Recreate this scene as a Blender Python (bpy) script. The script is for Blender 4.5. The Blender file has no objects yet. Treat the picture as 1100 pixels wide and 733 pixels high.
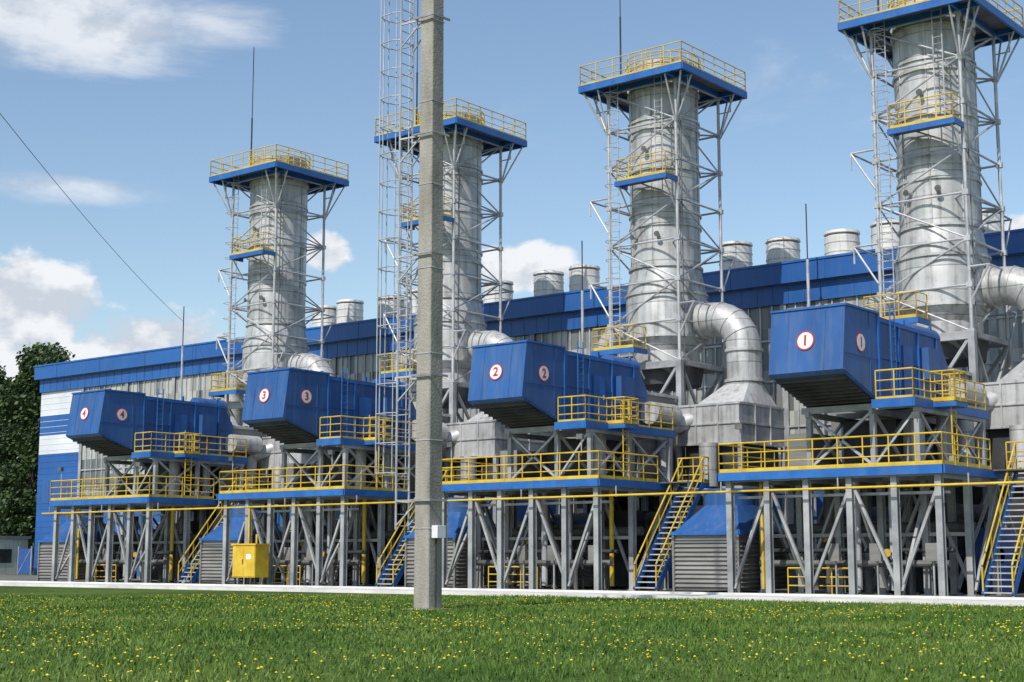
import bpy, math, random
from mathutils import Vector, Matrix
import numpy as np
random.seed(7); np.random.seed(7)
R=math.radians
scene=bpy.context.scene
scene.view_settings.view_transform='Standard'
scene.view_settings.look='None'
scene.view_settings.exposure=0

# ------------------------------------------------------------ materials
def newmat(name):
    m=bpy.data.materials.new(name); m.use_nodes=True
    nt=m.node_tree; b=nt.nodes['Principled BSDF']
    return m,nt,b
def objvec(N,L):
    tc=N.new('ShaderNodeTexCoord'); oi=N.new('ShaderNodeObjectInfo')
    sc=N.new('ShaderNodeMath'); sc.operation='MULTIPLY'; sc.inputs[1].default_value=37.0; L.new(oi.outputs['Random'],sc.inputs[0])
    cb=N.new('ShaderNodeCombineXYZ')
    for i in range(3): L.new(sc.outputs[0],cb.inputs[i])
    ad=N.new('ShaderNodeVectorMath'); ad.operation='ADD'; L.new(tc.outputs['Object'],ad.inputs[0]); L.new(cb.outputs[0],ad.inputs[1])
    return tc.outputs['Object'],ad.outputs[0]
def noise_mat(name,c1,c2,scale=1.0,rough=0.5,metal=0.0,detail=5,bump=0.0,bscale=None,stretch=(1,1,1),lo=.35,hi=.65,c3=None,rvar=0.1,streak=0):
    m,nt,b=newmat(name); N=nt.nodes; L=nt.links
    raw,ov=objvec(N,L); mp=N.new('ShaderNodeMapping'); mp.inputs['Scale'].default_value=stretch
    L.new(ov,mp.inputs['Vector'])
    n=N.new('ShaderNodeTexNoise'); n.inputs['Scale'].default_value=scale; n.inputs['Detail'].default_value=detail; n.inputs['Roughness'].default_value=.6
    L.new(mp.outputs[0],n.inputs['Vector'])
    r=N.new('ShaderNodeValToRGB'); r.color_ramp.elements[0].position=lo; r.color_ramp.elements[1].position=hi
    r.color_ramp.elements[0].color=(*c1,1); r.color_ramp.elements[1].color=(*c2,1)
    L.new(n.outputs['Fac'],r.inputs['Fac']); col=r.outputs['Color']
    if streak:
        mp2=N.new('ShaderNodeMapping'); mp2.inputs['Scale'].default_value=(3.5,3.5,.22); L.new(ov,mp2.inputs['Vector'])
        n3=N.new('ShaderNodeTexNoise'); n3.inputs['Scale'].default_value=1.3; n3.inputs['Detail'].default_value=5; L.new(mp2.outputs[0],n3.inputs['Vector'])
        mr3=N.new('ShaderNodeMapRange'); mr3.inputs['From Min'].default_value=.48; mr3.inputs['From Max'].default_value=.75; mr3.inputs['To Min'].default_value=0; mr3.inputs['To Max'].default_value=streak; L.new(n3.outputs['Fac'],mr3.inputs['Value'])
        mx=N.new('ShaderNodeMix'); mx.data_type='RGBA'; L.new(mr3.outputs[0],mx.inputs[0]); L.new(col,mx.inputs[6]); mx.inputs[7].default_value=(.13,.16,.20,1); col=mx.outputs[2]
    L.new(col,b.inputs['Base Color'])
    mr=N.new('ShaderNodeMapRange'); mr.inputs['To Min'].default_value=max(0,rough-rvar); mr.inputs['To Max'].default_value=min(1,rough+rvar)
    L.new(n.outputs['Fac'],mr.inputs['Value']); L.new(mr.outputs[0],b.inputs['Roughness'])
    b.inputs['Metallic'].default_value=metal
    if bump>0:
        n2=N.new('ShaderNodeTexNoise'); n2.inputs['Scale'].default_value=bscale or scale*4; n2.inputs['Detail'].default_value=6
        L.new(ov,n2.inputs['Vector'])
        bp=N.new('ShaderNodeBump'); bp.inputs['Strength'].default_value=bump; bp.inputs['Distance'].default_value=.05
        L.new(n2.outputs['Fac'],bp.inputs['Height']); L.new(bp.outputs[0],b.inputs['Normal'])
    return m
M={}
M['blue']=noise_mat('blue_paint',(.016,.078,.25),(.030,.118,.34),.6,.45,stretch=(1,1,.35),bump=.18,bscale=.9,streak=.42)
M['blue2']=noise_mat('blue_steel',(.012,.10,.36),(.02,.15,.46),1.2,.45,streak=.3)
M['cladblue']=noise_mat('blue_cladding',(.014,.09,.31),(.022,.125,.39),.25,.45,stretch=(.5,1,1),streak=.2)
M['white']=noise_mat('white_cladding',(.62,.64,.66),(.76,.77,.78),.3,.45)
M['yellow']=noise_mat('yellow_paint',(.55,.35,.02),(.74,.52,.05),1.5,.5)
M['steel']=noise_mat('grey_paint_steel',(.24,.245,.25),(.43,.435,.43),.9,.6,metal=.1)
M['galv']=noise_mat('galvanised_steel',(.36,.37,.38),(.56,.56,.57),1.4,.5,metal=.25)
M['dark']=noise_mat('dark_equipment_and_shade',(.015,.017,.02),(.055,.057,.06),.8,.6)  # dark parts, plus the backing wall that paints in under-deck shade
M['dpipe']=noise_mat('shade_toned_pipe',(.06,.06,.06),(.16,.16,.155),.8,.6)  # pipe tone darkened to stand in for shade beneath the decks
M['grate']=noise_mat('floor_grating',(.08,.085,.09),(.17,.17,.17),3,.7)
M['conc']=noise_mat('concrete',(.22,.20,.17),(.40,.37,.32),1.6,.85,bump=.5,bscale=14,stretch=(1,1,.35),lo=.3,hi=.7,detail=8)
M['pad']=noise_mat('pad_concrete',(.09,.09,.075),(.20,.19,.165),.6,.9,bump=.3)  # pad colour lowered to carry the shade around the units
M['path']=noise_mat('path_concrete',(.56,.55,.51),(.76,.74,.70),.8,.85,bump=.2,stretch=(1,2,1))
M['hot']=noise_mat('vent_metal',(.60,.59,.55),(.76,.75,.71),.8,.5,metal=.05,streak=.5)
M['greymesh']=noise_mat('cooler_louvre',(.17,.165,.15),(.29,.28,.26),1.0,.6,metal=.2,stretch=(.3,.3,2))
M['roof']=noise_mat('roof_sheet',(.2,.21,.22),(.3,.3,.31),.3,.7)
M['bark']=noise_mat('bark',(.05,.04,.03),(.12,.10,.08),4,.9,bump=.5)
M['red']=noise_mat('red_paint',(.45,.02,.02),(.55,.04,.03),2,.5)
M['signwhite']=noise_mat('sign_white',(.75,.75,.75),(.82,.82,.82),2,.5)
M['door']=noise_mat('door_blue',(.02,.07,.25),(.03,.1,.3),2,.5)

def silver():
    m,nt,b=newmat('insulation_jacket'); N=nt.nodes; L=nt.links
    raw,ov=objvec(N,L)
    n=N.new('ShaderNodeTexNoise'); n.inputs['Scale'].default_value=.9; n.inputs['Detail'].default_value=7; n.inputs['Roughness'].default_value=.68
    L.new(ov,n.inputs['Vector'])
    mp=N.new('ShaderNodeMapping'); mp.inputs['Scale'].default_value=(2.6,2.6,.18); L.new(ov,mp.inputs['Vector'])
    n2=N.new('ShaderNodeTexNoise'); n2.inputs['Scale'].default_value=1.6; n2.inputs['Detail'].default_value=5; L.new(mp.outputs[0],n2.inputs['Vector'])
    ad=N.new('ShaderNodeMath'); ad.operation='ADD'; L.new(n.outputs['Fac'],ad.inputs[0]); L.new(n2.outputs['Fac'],ad.inputs[1])
    r=N.new('ShaderNodeValToRGB'); r.color_ramp.elements[0].position=.38; r.color_ramp.elements[1].position=.62
    r.color_ramp.elements[0].color=(.33,.322,.305,1); r.color_ramp.elements[1].color=(.62,.615,.60,1)
    e=r.color_ramp.elements.new(.48); e.color=(.51,.505,.49,1)
    hv=N.new('ShaderNodeMath'); hv.operation='MULTIPLY'; hv.inputs[1].default_value=.5; L.new(ad.outputs[0],hv.inputs[0])
    L.new(hv.outputs[0],r.inputs['Fac'])
    sx=N.new('ShaderNodeSeparateXYZ'); L.new(raw,sx.inputs[0])
    zf=N.new('ShaderNodeMath'); zf.operation='MULTIPLY'; zf.inputs[1].default_value=.9; L.new(sx.outputs['Z'],zf.inputs[0])
    fl=N.new('ShaderNodeMath'); fl.operation='FLOOR'; L.new(zf.outputs[0],fl.inputs[0])
    fr=N.new('ShaderNodeMath'); fr.operation='FRACT'; L.new(zf.outputs[0],fr.inputs[0])
    at=N.new('ShaderNodeMath'); at.operation='ARCTAN2'; L.new(sx.outputs['X'],at.inputs[0]); L.new(sx.outputs['Y'],at.inputs[1])
    am=N.new('ShaderNodeMath'); am.operation='MULTIPLY_ADD'; am.inputs[1].default_value=1.6; am.inputs[2].default_value=20.3; L.new(at.outputs[0],am.inputs[0])
    al=N.new('ShaderNodeMath'); al.operation='FLOOR'; L.new(am.outputs[0],al.inputs[0])
    oi=N.new('ShaderNodeObjectInfo')
    cb=N.new('ShaderNodeCombineXYZ'); L.new(fl.outputs[0],cb.inputs[0]); L.new(al.outputs[0],cb.inputs[1]); L.new(oi.outputs['Random'],cb.inputs[2])
    wn=N.new('ShaderNodeTexWhiteNoise'); L.new(cb.outputs[0],wn.inputs['Vector'])
    mr=N.new('ShaderNodeMapRange'); mr.inputs['To Min'].default_value=.84; mr.inputs['To Max'].default_value=1.06; L.new(wn.outputs['Value'],mr.inputs['Value'])
    sm=N.new('ShaderNodeMath'); sm.operation='LESS_THAN'; sm.inputs[1].default_value=.05; L.new(fr.outputs[0],sm.inputs[0])
    sm2=N.new('ShaderNodeMath'); sm2.operation='MULTIPLY_ADD'; sm2.inputs[1].default_value=-.42; sm2.inputs[2].default_value=1; L.new(sm.outputs[0],sm2.inputs[0])
    tm=N.new('ShaderNodeMath'); tm.operation='MULTIPLY'; L.new(mr.outputs[0],tm.inputs[0]); L.new(sm2.outputs[0],tm.inputs[1])
    mx=N.new('ShaderNodeMix'); mx.data_type='RGBA'; mx.blend_type='MULTIPLY'; mx.inputs[0].default_value=1
    L.new(r.outputs[0],mx.inputs[6]); L.new(tm.outputs[0],mx.inputs[7])
    L.new(mx.outputs[2],b.inputs['Base Color'])
    b.inputs['Metallic'].default_value=.3; b.inputs['Roughness'].default_value=.5
    bp=N.new('ShaderNodeBump'); bp.inputs['Strength'].default_value=.35; bp.inputs['Distance'].default_value=.06
    L.new(n.outputs['Fac'],bp.inputs['Height']); L.new(bp.outputs[0],b.inputs['Normal'])
    return m
M['silver']=silver()

def panels():
    m,nt,b=newmat('translucent_panels'); N=nt.nodes; L=nt.links
    tc=N.new('ShaderNodeTexCoord'); sx=N.new('ShaderNodeSeparateXYZ'); L.new(tc.outputs['Object'],sx.inputs[0])
    a=N.new('ShaderNodeMath'); a.operation='MULTIPLY'; a.inputs[1].default_value=1/.75; L.new(sx.outputs['X'],a.inputs[0])
    f=N.new('ShaderNodeMath'); f.operation='FLOOR'; L.new(a.outputs[0],f.inputs[0])
    z=N.new('ShaderNodeMath'); z.operation='MULTIPLY'; z.inputs[1].default_value=.42; L.new(sx.outputs['Z'],z.inputs[0])
    g=N.new('ShaderNodeMath'); g.operation='FLOOR'; L.new(z.outputs[0],g.inputs[0])
    cb=N.new('ShaderNodeCombineXYZ'); L.new(f.outputs[0],cb.inputs[0]); L.new(g.outputs[0],cb.inputs[2])
    w=N.new('ShaderNodeTexWhiteNoise'); L.new(cb.outputs[0],w.inputs['Vector'])
    r=N.new('ShaderNodeValToRGB'); r.color_ramp.elements[0].color=(.12,.13,.13,1); r.color_ramp.elements[1].color=(.50,.50,.45,1)
    L.new(w.outputs['Value'],r.inputs['Fac']); L.new(r.outputs[0],b.inputs['Base Color'])
    b.inputs['Roughness'].default_value=.3
    return m
M['panels']=panels()

def grassmat():
    m,nt,b=newmat('grass_ground'); N=nt.nodes; L=nt.links
    tc=N.new('ShaderNodeTexCoord')
    def nz(s,d=6):
        n=N.new('ShaderNodeTexNoise'); n.inputs['Scale'].default_value=s; n.inputs['Detail'].default_value=d; L.new(tc.outputs['Object'],n.inputs['Vector']); return n
    n1=nz(.16,4); n2=nz(2.5,8); n3=nz(14,4)
    r=N.new('ShaderNodeValToRGB'); r.color_ramp.elements[0].position=.38; r.color_ramp.elements[1].position=.62
    r.color_ramp.elements[0].color=(.038,.078,.012,1); r.color_ramp.elements[1].color=(.115,.165,.035,1)
    ad=N.new('ShaderNodeMath'); ad.operation='MULTIPLY_ADD'; ad.inputs[1].default_value=.5; L.new(n1.outputs['Fac'],ad.inputs[0])
    m2=N.new('ShaderNodeMath'); m2.operation='MULTIPLY'; m2.inputs[1].default_value=.5; L.new(n2.outputs['Fac'],m2.inputs[0])
    L.new(m2.outputs[0],ad.inputs[2]); L.new(ad.outputs[0],r.inputs['Fac'])
    L.new(r.outputs[0],b.inputs['Base Color']); b.inputs['Roughness'].default_value=.9
    b.inputs['Specular IOR Level'].default_value=.1
    bp=N.new('ShaderNodeBump'); bp.inputs['Strength'].default_value=.8; bp.inputs['Distance'].default_value=.08
    L.new(n3.outputs['Fac'],bp.inputs['Height']); L.new(bp.outputs[0],b.inputs['Normal'])
    return m
M['grass']=grassmat()
def blademat():
    m,nt,b=newmat('grass_blades'); N=nt.nodes; L=nt.links
    tc=N.new('ShaderNodeTexCoord')
    n=N.new('ShaderNodeTexNoise'); n.inputs['Scale'].default_value=.3; n.inputs['Detail'].default_value=5; L.new(tc.outputs['Object'],n.inputs['Vector'])
    n2=N.new('ShaderNodeTexNoise'); n2.inputs['Scale'].default_value=7; n2.inputs['Detail'].default_value=3; L.new(tc.outputs['Object'],n2.inputs['Vector'])
    r=N.new('ShaderNodeValToRGB'); r.color_ramp.elements[0].position=.38; r.color_ramp.elements[1].position=.62
    r.color_ramp.elements[0].color=(.052,.125,.016,1); r.color_ramp.elements[1].color=(.185,.245,.050,1)
    e=r.color_ramp.elements.new(.5); e.color=(.105,.185,.030,1)
    ad=N.new('ShaderNodeMath'); ad.operation='MULTIPLY_ADD'; ad.inputs[1].default_value=.55; L.new(n.outputs['Fac'],ad.inputs[0])
    h=N.new('ShaderNodeMath'); h.operation='MULTIPLY'; h.inputs[1].default_value=.45; L.new(n2.outputs['Fac'],h.inputs[0]); L.new(h.outputs[0],ad.inputs[2])
    L.new(ad.outputs[0],r.inputs['Fac']); L.new(r.outputs[0],b.inputs['Base Color'])
    b.inputs['Roughness'].default_value=.6; b.inputs['Specular IOR Level'].default_value=.2
    return m
M['blade']=blademat()
M['dandelion']=noise_mat('dandelion_yellow',(.75,.55,.01),(.85,.68,.03),3,.7)
M['leaf']=noise_mat('leaves',(.020,.045,.011),(.07,.12,.026),.5,.6,detail=5)

# ------------------------------------------------------------ mesh builder
class B:
    def __init__(s): s.v=[]; s.f=[]; s.m=[]; s.mats=[]
    def mi(s,k):
        if k not in s.mats: s.mats.append(k)
        return s.mats.index(k)
    def add(s,vs,fs,k):
        o=len(s.v); s.v+= [tuple(v) for v in vs]; i=s.mi(k)
        for f in fs: s.f.append(tuple(a+o for a in f)); s.m.append(i)
    def box(s,x0,x1,y0,y1,z0,z1,k):
        vs=[(x0,y0,z0),(x1,y0,z0),(x1,y1,z0),(x0,y1,z0),(x0,y0,z1),(x1,y0,z1),(x1,y1,z1),(x0,y1,z1)]
        s.add(vs,[(0,3,2,1),(4,5,6,7),(0,1,5,4),(1,2,6,5),(2,3,7,6),(3,0,4,7)],k)
    def frame(s,p,q):
        p=Vector(p);q=Vector(q);d=(q-p).normalized()
        up=Vector((0,0,1)) if abs(d.z)<.95 else Vector((0,1,0))
        a=d.cross(up).normalized(); b=a.cross(d).normalized()
        return p,q,a,b
    def beam(s,p,q,w,h,k):
        p,q,a,b=s.frame(p,q); vs=[]
        for c in (p,q):
            for i,j in((-1,-1),(1,-1),(1,1),(-1,1)): vs.append(c+a*(i*w/2)+b*(j*h/2))
        s.add(vs,[(0,3,2,1),(4,5,6,7),(0,1,5,4),(1,2,6,5),(2,3,7,6),(3,0,4,7)],k)
    def ibeam(s,p,q,w,k):
        p,q,a,b=s.frame(p,q); t=w*.14
        for (ca,cb,ha,hb) in((0,w/2,w/2,t/2),(0,-w/2,w/2,t/2),(0,0,t/2,w/2-t/2-.001)):
            vs=[]
            for c in (p,q):
                for i,j in((-1,-1),(1,-1),(1,1),(-1,1)): vs.append(c+a*(ca+i*ha)+b*(cb+j*hb))
            s.add(vs,[(0,3,2,1),(4,5,6,7),(0,1,5,4),(1,2,6,5),(2,3,7,6),(3,0,4,7)],k)
    def tube(s,p,q,r,k,n=6,r2=None):
        p,q,a,b=s.frame(p,q); r2=r if r2 is None else r2; vs=[]
        for c,rr in((p,r),(q,r2)):
            for i in range(n):
                t=2*math.pi*i/n; vs.append(c+a*(rr*math.cos(t))+b*(rr*math.sin(t)))
        fs=[(i,(i+1)%n,n+(i+1)%n,n+i) for i in range(n)]+[tuple(range(n-1,-1,-1)),tuple(range(n,2*n))]
        s.add(vs,fs,k)
    def rev(s,cx,cy,prof,k,n=40,cap=True):
        vs=[]
        for r,z in prof:
            for i in range(n):
                t=2*math.pi*i/n; vs.append((cx+r*math.cos(t),cy+r*math.sin(t),z))
        fs=[]
        for j in range(len(prof)-1):
            for i in range(n): fs.append((j*n+i,j*n+(i+1)%n,(j+1)*n+(i+1)%n,(j+1)*n+i))
        if cap: fs+= [tuple(range(n-1,-1,-1)),tuple((len(prof)-1)*n+i for i in range(n))]
        s.add(vs,fs,k)
    def sweep(s,pts,r,k,n=20):
        pts=[Vector(p) for p in pts]; vs=[]
        for i,p in enumerate(pts):
            d=(pts[min(i+1,len(pts)-1)]-pts[max(i-1,0)]).normalized()
            a=Vector((0,1,0)); a=(a-d*a.dot(d)).normalized(); b=d.cross(a)
            for j in range(n):
                t=2*math.pi*j/n; vs.append(p+a*(r*math.cos(t))+b*(r*math.sin(t)))
        m=len(pts)
        fs=[(j*n+i,j*n+(i+1)%n,(j+1)*n+(i+1)%n,(j+1)*n+i) for j in range(m-1) for i in range(n)]
        fs+=[tuple(range(n-1,-1,-1)),tuple((m-1)*n+i for i in range(n))]
        s.add(vs,fs,k)
    def prismX(s,x0,x1,prof,k):
        n=len(prof); vs=[(x0,y,z) for y,z in prof]+[(x1,y,z) for y,z in prof]
        fs=[tuple(range(n)),tuple(range(2*n-1,n-1,-1))]+[(i,i+n,(i+1)%n+n,(i+1)%n) for i in range(n)]
        s.add(vs,fs,k)
    def rail(s,pts,h=1.1,k='yellow',step=1.1,mid=3,r=.026,toe=True):
        for p,q in zip(pts[:-1],pts[1:]):
            p=Vector(p);q=Vector(q); L=(q-p).length; n=max(1,round(L/step))
            for i in range(n+1):
                c=p.lerp(q,i/n); s.tube(c,c+Vector((0,0,h)),r*1.15,k,5)
            for j in range(mid):
                z=Vector((0,0,h*(j+1)/mid)); s.tube(p+z,q+z,r if j<mid-1 else r*1.3,k,5)
            if toe:
                s.beam(p+Vector((0,0,.08)),q+Vector((0,0,.08)),.02,.14,k)
    def obj(s,name,loc=(0,0,0),smooth=True,bevel=0):
        me=bpy.data.meshes.new(name); me.from_pydata(s.v,[],s.f); 
        for k in s.mats: me.materials.append(M[k])
        me.polygons.foreach_set('material_index',s.m)
        import bmesh
        bm=bmesh.new(); bm.from_mesh(me); bmesh.ops.recalc_face_normals(bm,faces=bm.faces); bm.to_mesh(me); bm.free()
        if smooth:
            me.polygons.foreach_set('use_smooth',[True]*len(me.polygons)); me.set_sharp_from_angle(angle=R(30))
        o=bpy.data.objects.new(name,me); o.location=loc; scene.collection.objects.link(o)
        if bevel:
            md=o.modifiers.new('bev','BEVEL'); md.width=bevel; md.segments=2; md.limit_method='ANGLE'
        return o
def inst(o,name,loc):
    c=bpy.data.objects.new(name,o.data); c.location=loc; scene.collection.objects.link(c)
    for m in o.modifiers:
        n=c.modifiers.new(m.name,m.type); n.width=m.width; n.segments=m.segments; n.limit_method=m.limit_method
    return c
def text(s,size,loc,rot,mat,parent,name='number'):
    cu=bpy.data.curves.new(name,'FONT'); cu.body=s; cu.size=size; cu.align_x='CENTER'; cu.align_y='CENTER'; cu.extrude=.004; cu.offset=.016
    cu.materials.append(M[mat]); o=bpy.data.objects.new(name,cu); o.location=loc; o.rotation_euler=rot; scene.collection.objects.link(o); o.parent=parent
    return o
def louvred(b,x0,x1,y0,y1,z0,z1,k='greymesh',pitch=.18):
    b.box(x0,x1,y0,y1,z0,z1,k)
    n=int((z1-z0-.1)/pitch)
    for i in range(n):
        z=z0+.12+i*pitch
        b.prismX(x0-.02,x1+.02,[(y0-.01,z+.12),(y0-.09,z),(y0-.01,z-.02)],k)
        vs=[(x1+.01,y0,z+.12),(x1+.09,y0,z),(x1+.01,y0,z-.02),(x1+.01,y1,z+.12),(x1+.09,y1,z),(x1+.01,y1,z-.02)]
        b.add(vs,[(0,1,2),(3,5,4),(0,3,4,1),(1,4,5,2),(0,2,5,3)],k)

XC=[-27.2-15.2*i for i in range(4)]
SY=65.3
# ============================================================ exhaust stack
b=B()
r=1.85
prof=[(1.55,11.2),(1.7,11.25),(1.7,12.0),(2.12,12.7),(2.12,15.0),(1.85,16.4)]
b.rev(0,0,prof,'silver',48)
b.rev(0,0,[(r,16.4),(r,27.0)],'silver',48)
b.rev(0,0,[(r-.04,27.0),(r-.04,27.5),(r-.25,27.5),(r-.25,26.5)],'galv',48,cap=False)
for zz,rr in((12.72,2.2),(15.0,2.2),(16.42,1.97),(18.6,1.93),(19.3,1.93),(21.6,1.93),(23.8,1.93),(24.3,1.93),(25.9,1.95)):
    b.rev(0,0,[(rr-.12,zz-.06),(rr,zz-.06),(rr,zz+.06),(rr-.12,zz+.06)],'silver',48)
for a in range(8):
    t=a*math.pi/4+.2
    b.beam((1.87*math.cos(t),1.87*math.sin(t),16.5),(1.87*math.cos(t),1.87*math.sin(t),26.9),.05,.05,'silver')
b.rev(0,0,[(1.2,10.2),(1.75,10.25),(1.9,11.2),(1.5,11.25)],'dark',32)
h=2.12
cor=[(-h,-h),(h,-h),(h,h),(-h,h)]
lv=[11.3,13.4,15.5,17.6,19.7,21.8,23.9,26.0]
for x,y in cor: b.tube((x,y,0.1),(x,y,26.1),.085,'galv',8)
for x,y in cor: b.beam((x,y,0),(x,y,11.3),.3,.3,'steel')
for j,zz in enumerate(lv):
    for i in range(4):
        p=cor[i];q=cor[(i+1)%4]
        b.tube((*p,zz),(*q,zz),.055,'galv',6)
        if j<len(lv)-1:
            z2=lv[j+1]
            if (i+j)%2: b.tube((*p,zz),(*q,z2),.045,'galv',6)
            else: b.tube((*q,zz),(*p,z2),.045,'galv',6)
    # gusset plates
    for x,y in cor: b.box(x-.14,x+.14,y-.1,y+.1,zz-.12,zz+.12,'galv')
for (za,zb) in((0.2,5.5),(5.5,11.2)):
    for i in range(4):
        p=cor[i];q=cor[(i+1)%4]
        b.beam((*p,za),(*q,zb),.14,.14,'steel'); b.beam((*q,za),(*p,zb),.14,.14,'steel'); b.beam((*p,zb),(*q,zb),.2,.22,'steel')
b.beam((-h,-h,11.15),(h,-h,11.15),.25,.35,'steel')
for zz in (20.3,15.8):
    for y in (-h,h):
        b.tube((-h,y,zz),(-h-1.25,y,zz),.05,'galv'); b.tube((-h-1.25,y,zz),(-h,y,zz-2.0),.05,'galv'); b.tube((-h-1.25,y,zz),(-h-1.25,y,zz-.8),.045,'galv')
    b.tube((-h-1.25,-h,zz),(-h-1.25,h,zz),.05,'galv')
    for x in(-h,h):
        b.tube((x,h,zz-3),(x,h+1.2,zz-3),.05,'galv'); b.tube((x,h+1.2,zz-3),(x,h,zz-5),.05,'galv')
    b.tube((-h,h+1.2,zz-3),(h,h+1.2,zz-3),.05,'galv')
for y in(-h,h):
    b.tube((h,y,14.2),(h+.9,y,14.2),.05,'galv'); b.tube((h+.9,y,14.2),(h,y,12.6),.05,'galv')
b.tube((h+.9,-h,14.2),(h+.9,h,14.2),.05,'galv')
w=3.2; zt=26.35
rin=1.95
n=40
ov=[];iv=[]
for i in range(n):
    t=2*math.pi*i/n; c,s_=math.cos(t),math.sin(t); q=w/max(abs(c),abs(s_))
    ov.append((q*c,q*s_)); iv.append((rin*c,rin*s_))
for za,zb in((zt-.06,zt),):
    vs=[(*p,za) for p in ov]+[(*p,za) for p in iv]+[(*p,zb) for p in ov]+[(*p,zb) for p in iv]
    fs=[]
    for i in range(n):
        j=(i+1)%n
        fs+=[(i,j,n+j,n+i),(2*n+i,2*n+j,3*n+j,3*n+i),(i,j,2*n+j,2*n+i),(n+i,n+j,3*n+j,3*n+i)]
    b.add(vs,fs,'grate')
for i in range(4):
    p=[(-w,-w),(w,-w),(w,w),(-w,w)][i]; q=[(w,-w),(w,w),(-w,w),(-w,-w)][i]
    b.beam((p[0]*1.01,p[1]*1.01,zt-.14),(q[0]*1.01,q[1]*1.01,zt-.14),.12,.36,'blue2')
for x in(-2.2,2.2):
    b.beam((x,-w+.1,zt-.2),(x,w-.1,zt-.2),.12,.26,'blue2'); b.beam((-w+.1,x,zt-.2),(w-.1,x,zt-.2),.12,.24,'blue2')
b.rail([(-w,-w,zt),(w,-w,zt),(w,w,zt),(-w,w,zt),(-w,-w,zt)],1.15,step=1.05,r=.025)
for i in range(24):
    t=2*math.pi*i/24; c,s_=math.cos(t)*2.0,math.sin(t)*2.0
    b.tube((c,s_,zt),(c,s_,zt+1.5),.03,'yellow',5)
for zz in(.45,.8,1.15,1.5):
    pts=[(2.0*math.cos(2*math.pi*i/24),2.0*math.sin(2*math.pi*i/24),zt+zz) for i in range(25)]
    for p,q in zip(pts[:-1],pts[1:]): b.tube(p,q,.03,'yellow',5)
for x,y in cor:
    sx=1 if x>0 else -1; sy=1 if y>0 else -1
    b.tube((x,y,23.6),(sx*w*.97,y,26.05),.05,'galv'); b.tube((x,y,23.6),(x,sy*w*.97,26.05),.05,'galv'); b.tube((x,y,23.6),(sx*w*.96,sy*w*.96,26.05),.05,'galv')
    b.tube((x,y,25.1),(sx*w*.9,y,25.1),.035,'galv'); b.tube((sx*w*.9,y,25.1),(sx*w*.9,y,26.05),.035,'galv')
def balcony(x0,x1,y0,y1,z):
    b.box(x0,x1,y0,y1,z-.05,z,'grate')
    b.beam((x0,y0-.05,z-.13),(x1,y0-.05,z-.13),.1,.26,'blue2'); b.beam((x1+.05,y0-.1,z-.13),(x1+.05,y1,z-.13),.1,.26,'blue2'); b.beam((x0-.05,y0-.1,z-.13),(x0-.05,y1,z-.13),.1,.26,'blue2')
    b.rail([(x0,y1,z),(x0,y0,z),(x1,y0,z),(x1,y1,z)],1.15,step=.8,r=.024)
    for x in(x0+.1,x1-.1): b.tube((x,y0,z-.2),(x,y1,z-1.5),.045,'galv')
balcony(-.9,2.1,-3.15,-2.15,20.8)
balcony(-2.4,.1,-3.3,-2.15,12.0)
def ladder(x,y,z0,z1,dx=.25,mat='galv'):
    b.tube((x-dx,y,z0),(x-dx,y,z1),.03,mat); b.tube((x+dx,y,z0),(x+dx,y,z1),.03,mat)
    zz=z0
    while zz<z1: b.tube((x-dx,y,zz),(x+dx,y,zz),.018,mat,5); zz+=.32
ladder(-1.6,-2.35,12.0,26.3)
ladder(1.2,-2.35,20.8,26.3,.22)
for zz in np.arange(13.8,26,1.0):
    pts=[(-1.6+.42*math.cos(t),-2.35-.42*abs(math.sin(t))*1.6,zz) for t in np.linspace(math.pi,2*math.pi,7)]
    for p,q in zip(pts[:-1],pts[1:]): b.tube(p,q,.018,'galv',4)
b.tube((-2.55,-.3,26.3),(-2.55,-.3,31),.055,'dark',6); b.tube((-2.55,-.3,31),(-2.55,-.3,36),.032,'dark',6)
# sampling ports, brackets between tower and stack
for zz in(17.6,21.8,23.9):
    for x,y in cor: b.tube((x,y,zz),(x*.62,y*.62,zz),.05,'galv')
for (t,zz) in((-1.9,18.0),(-1.2,18.0),(-1.5,22.6),(-.6,14.2)):
    c,s_=math.cos(t),math.sin(t); b.tube((1.8*c,1.8*s_,zz),(2.2*c,2.2*s_,zz),.1,'galv',10); b.tube((2.2*c,2.2*s_,zz),(2.24*c,2.24*s_,zz),.15,'dpipe',10)
b.tube((h+.1,-h+.3,.2),(h+.1,-h+.3,26.2),.035,'dpipe',5)
st=b.obj('exhaust_stack',(XC[0],SY,0))
for i in(1,2,3):
    inst(st,'exhaust_stack',(XC[i],SY,0))
# ============================================================ exhaust ducts
b=B()
def elbow(x0,dirx,R_,xv,z0,z1,r,nseg=7):
    pts=[(x0,0,z0)]
    cx=xv-dirx*R_
    for i in range(nseg+1):
        t=i/nseg*math.pi/2; pts.append((cx+dirx*R_*math.sin(t),0,z0-R_+R_*math.cos(t)))
    pts.append((xv,0,z1)); b.sweep(pts,r,'silver',28)
    return pts
elbow(1.6,1,1.7,4.6,13.55,10.2,.88)
for i in(1,3,5):
    t=i/7*math.pi/2; c=Vector((2.9+1.7*math.sin(t),0,11.85+1.7*math.cos(t))); d=Vector((math.cos(t),0,-math.sin(t)))
    b.tube(c-d*.03,c+d*.03,.915,'silver',28)
b.rev(4.6,0,[(.8,11.7),(.97,11.7),(.97,11.85),(.8,11.85)],'silver',28); b.rev(4.6,0,[(.8,10.15),(1.02,10.15),(1.02,10.3),(.8,10.3)],'silver',28)
b.tube((2.35,0,13.55),(2.5,0,13.55),.99,'silver',28)
b.tube((1.95,0,13.55),(2.1,0,13.55),1.14,'silver',28)
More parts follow.
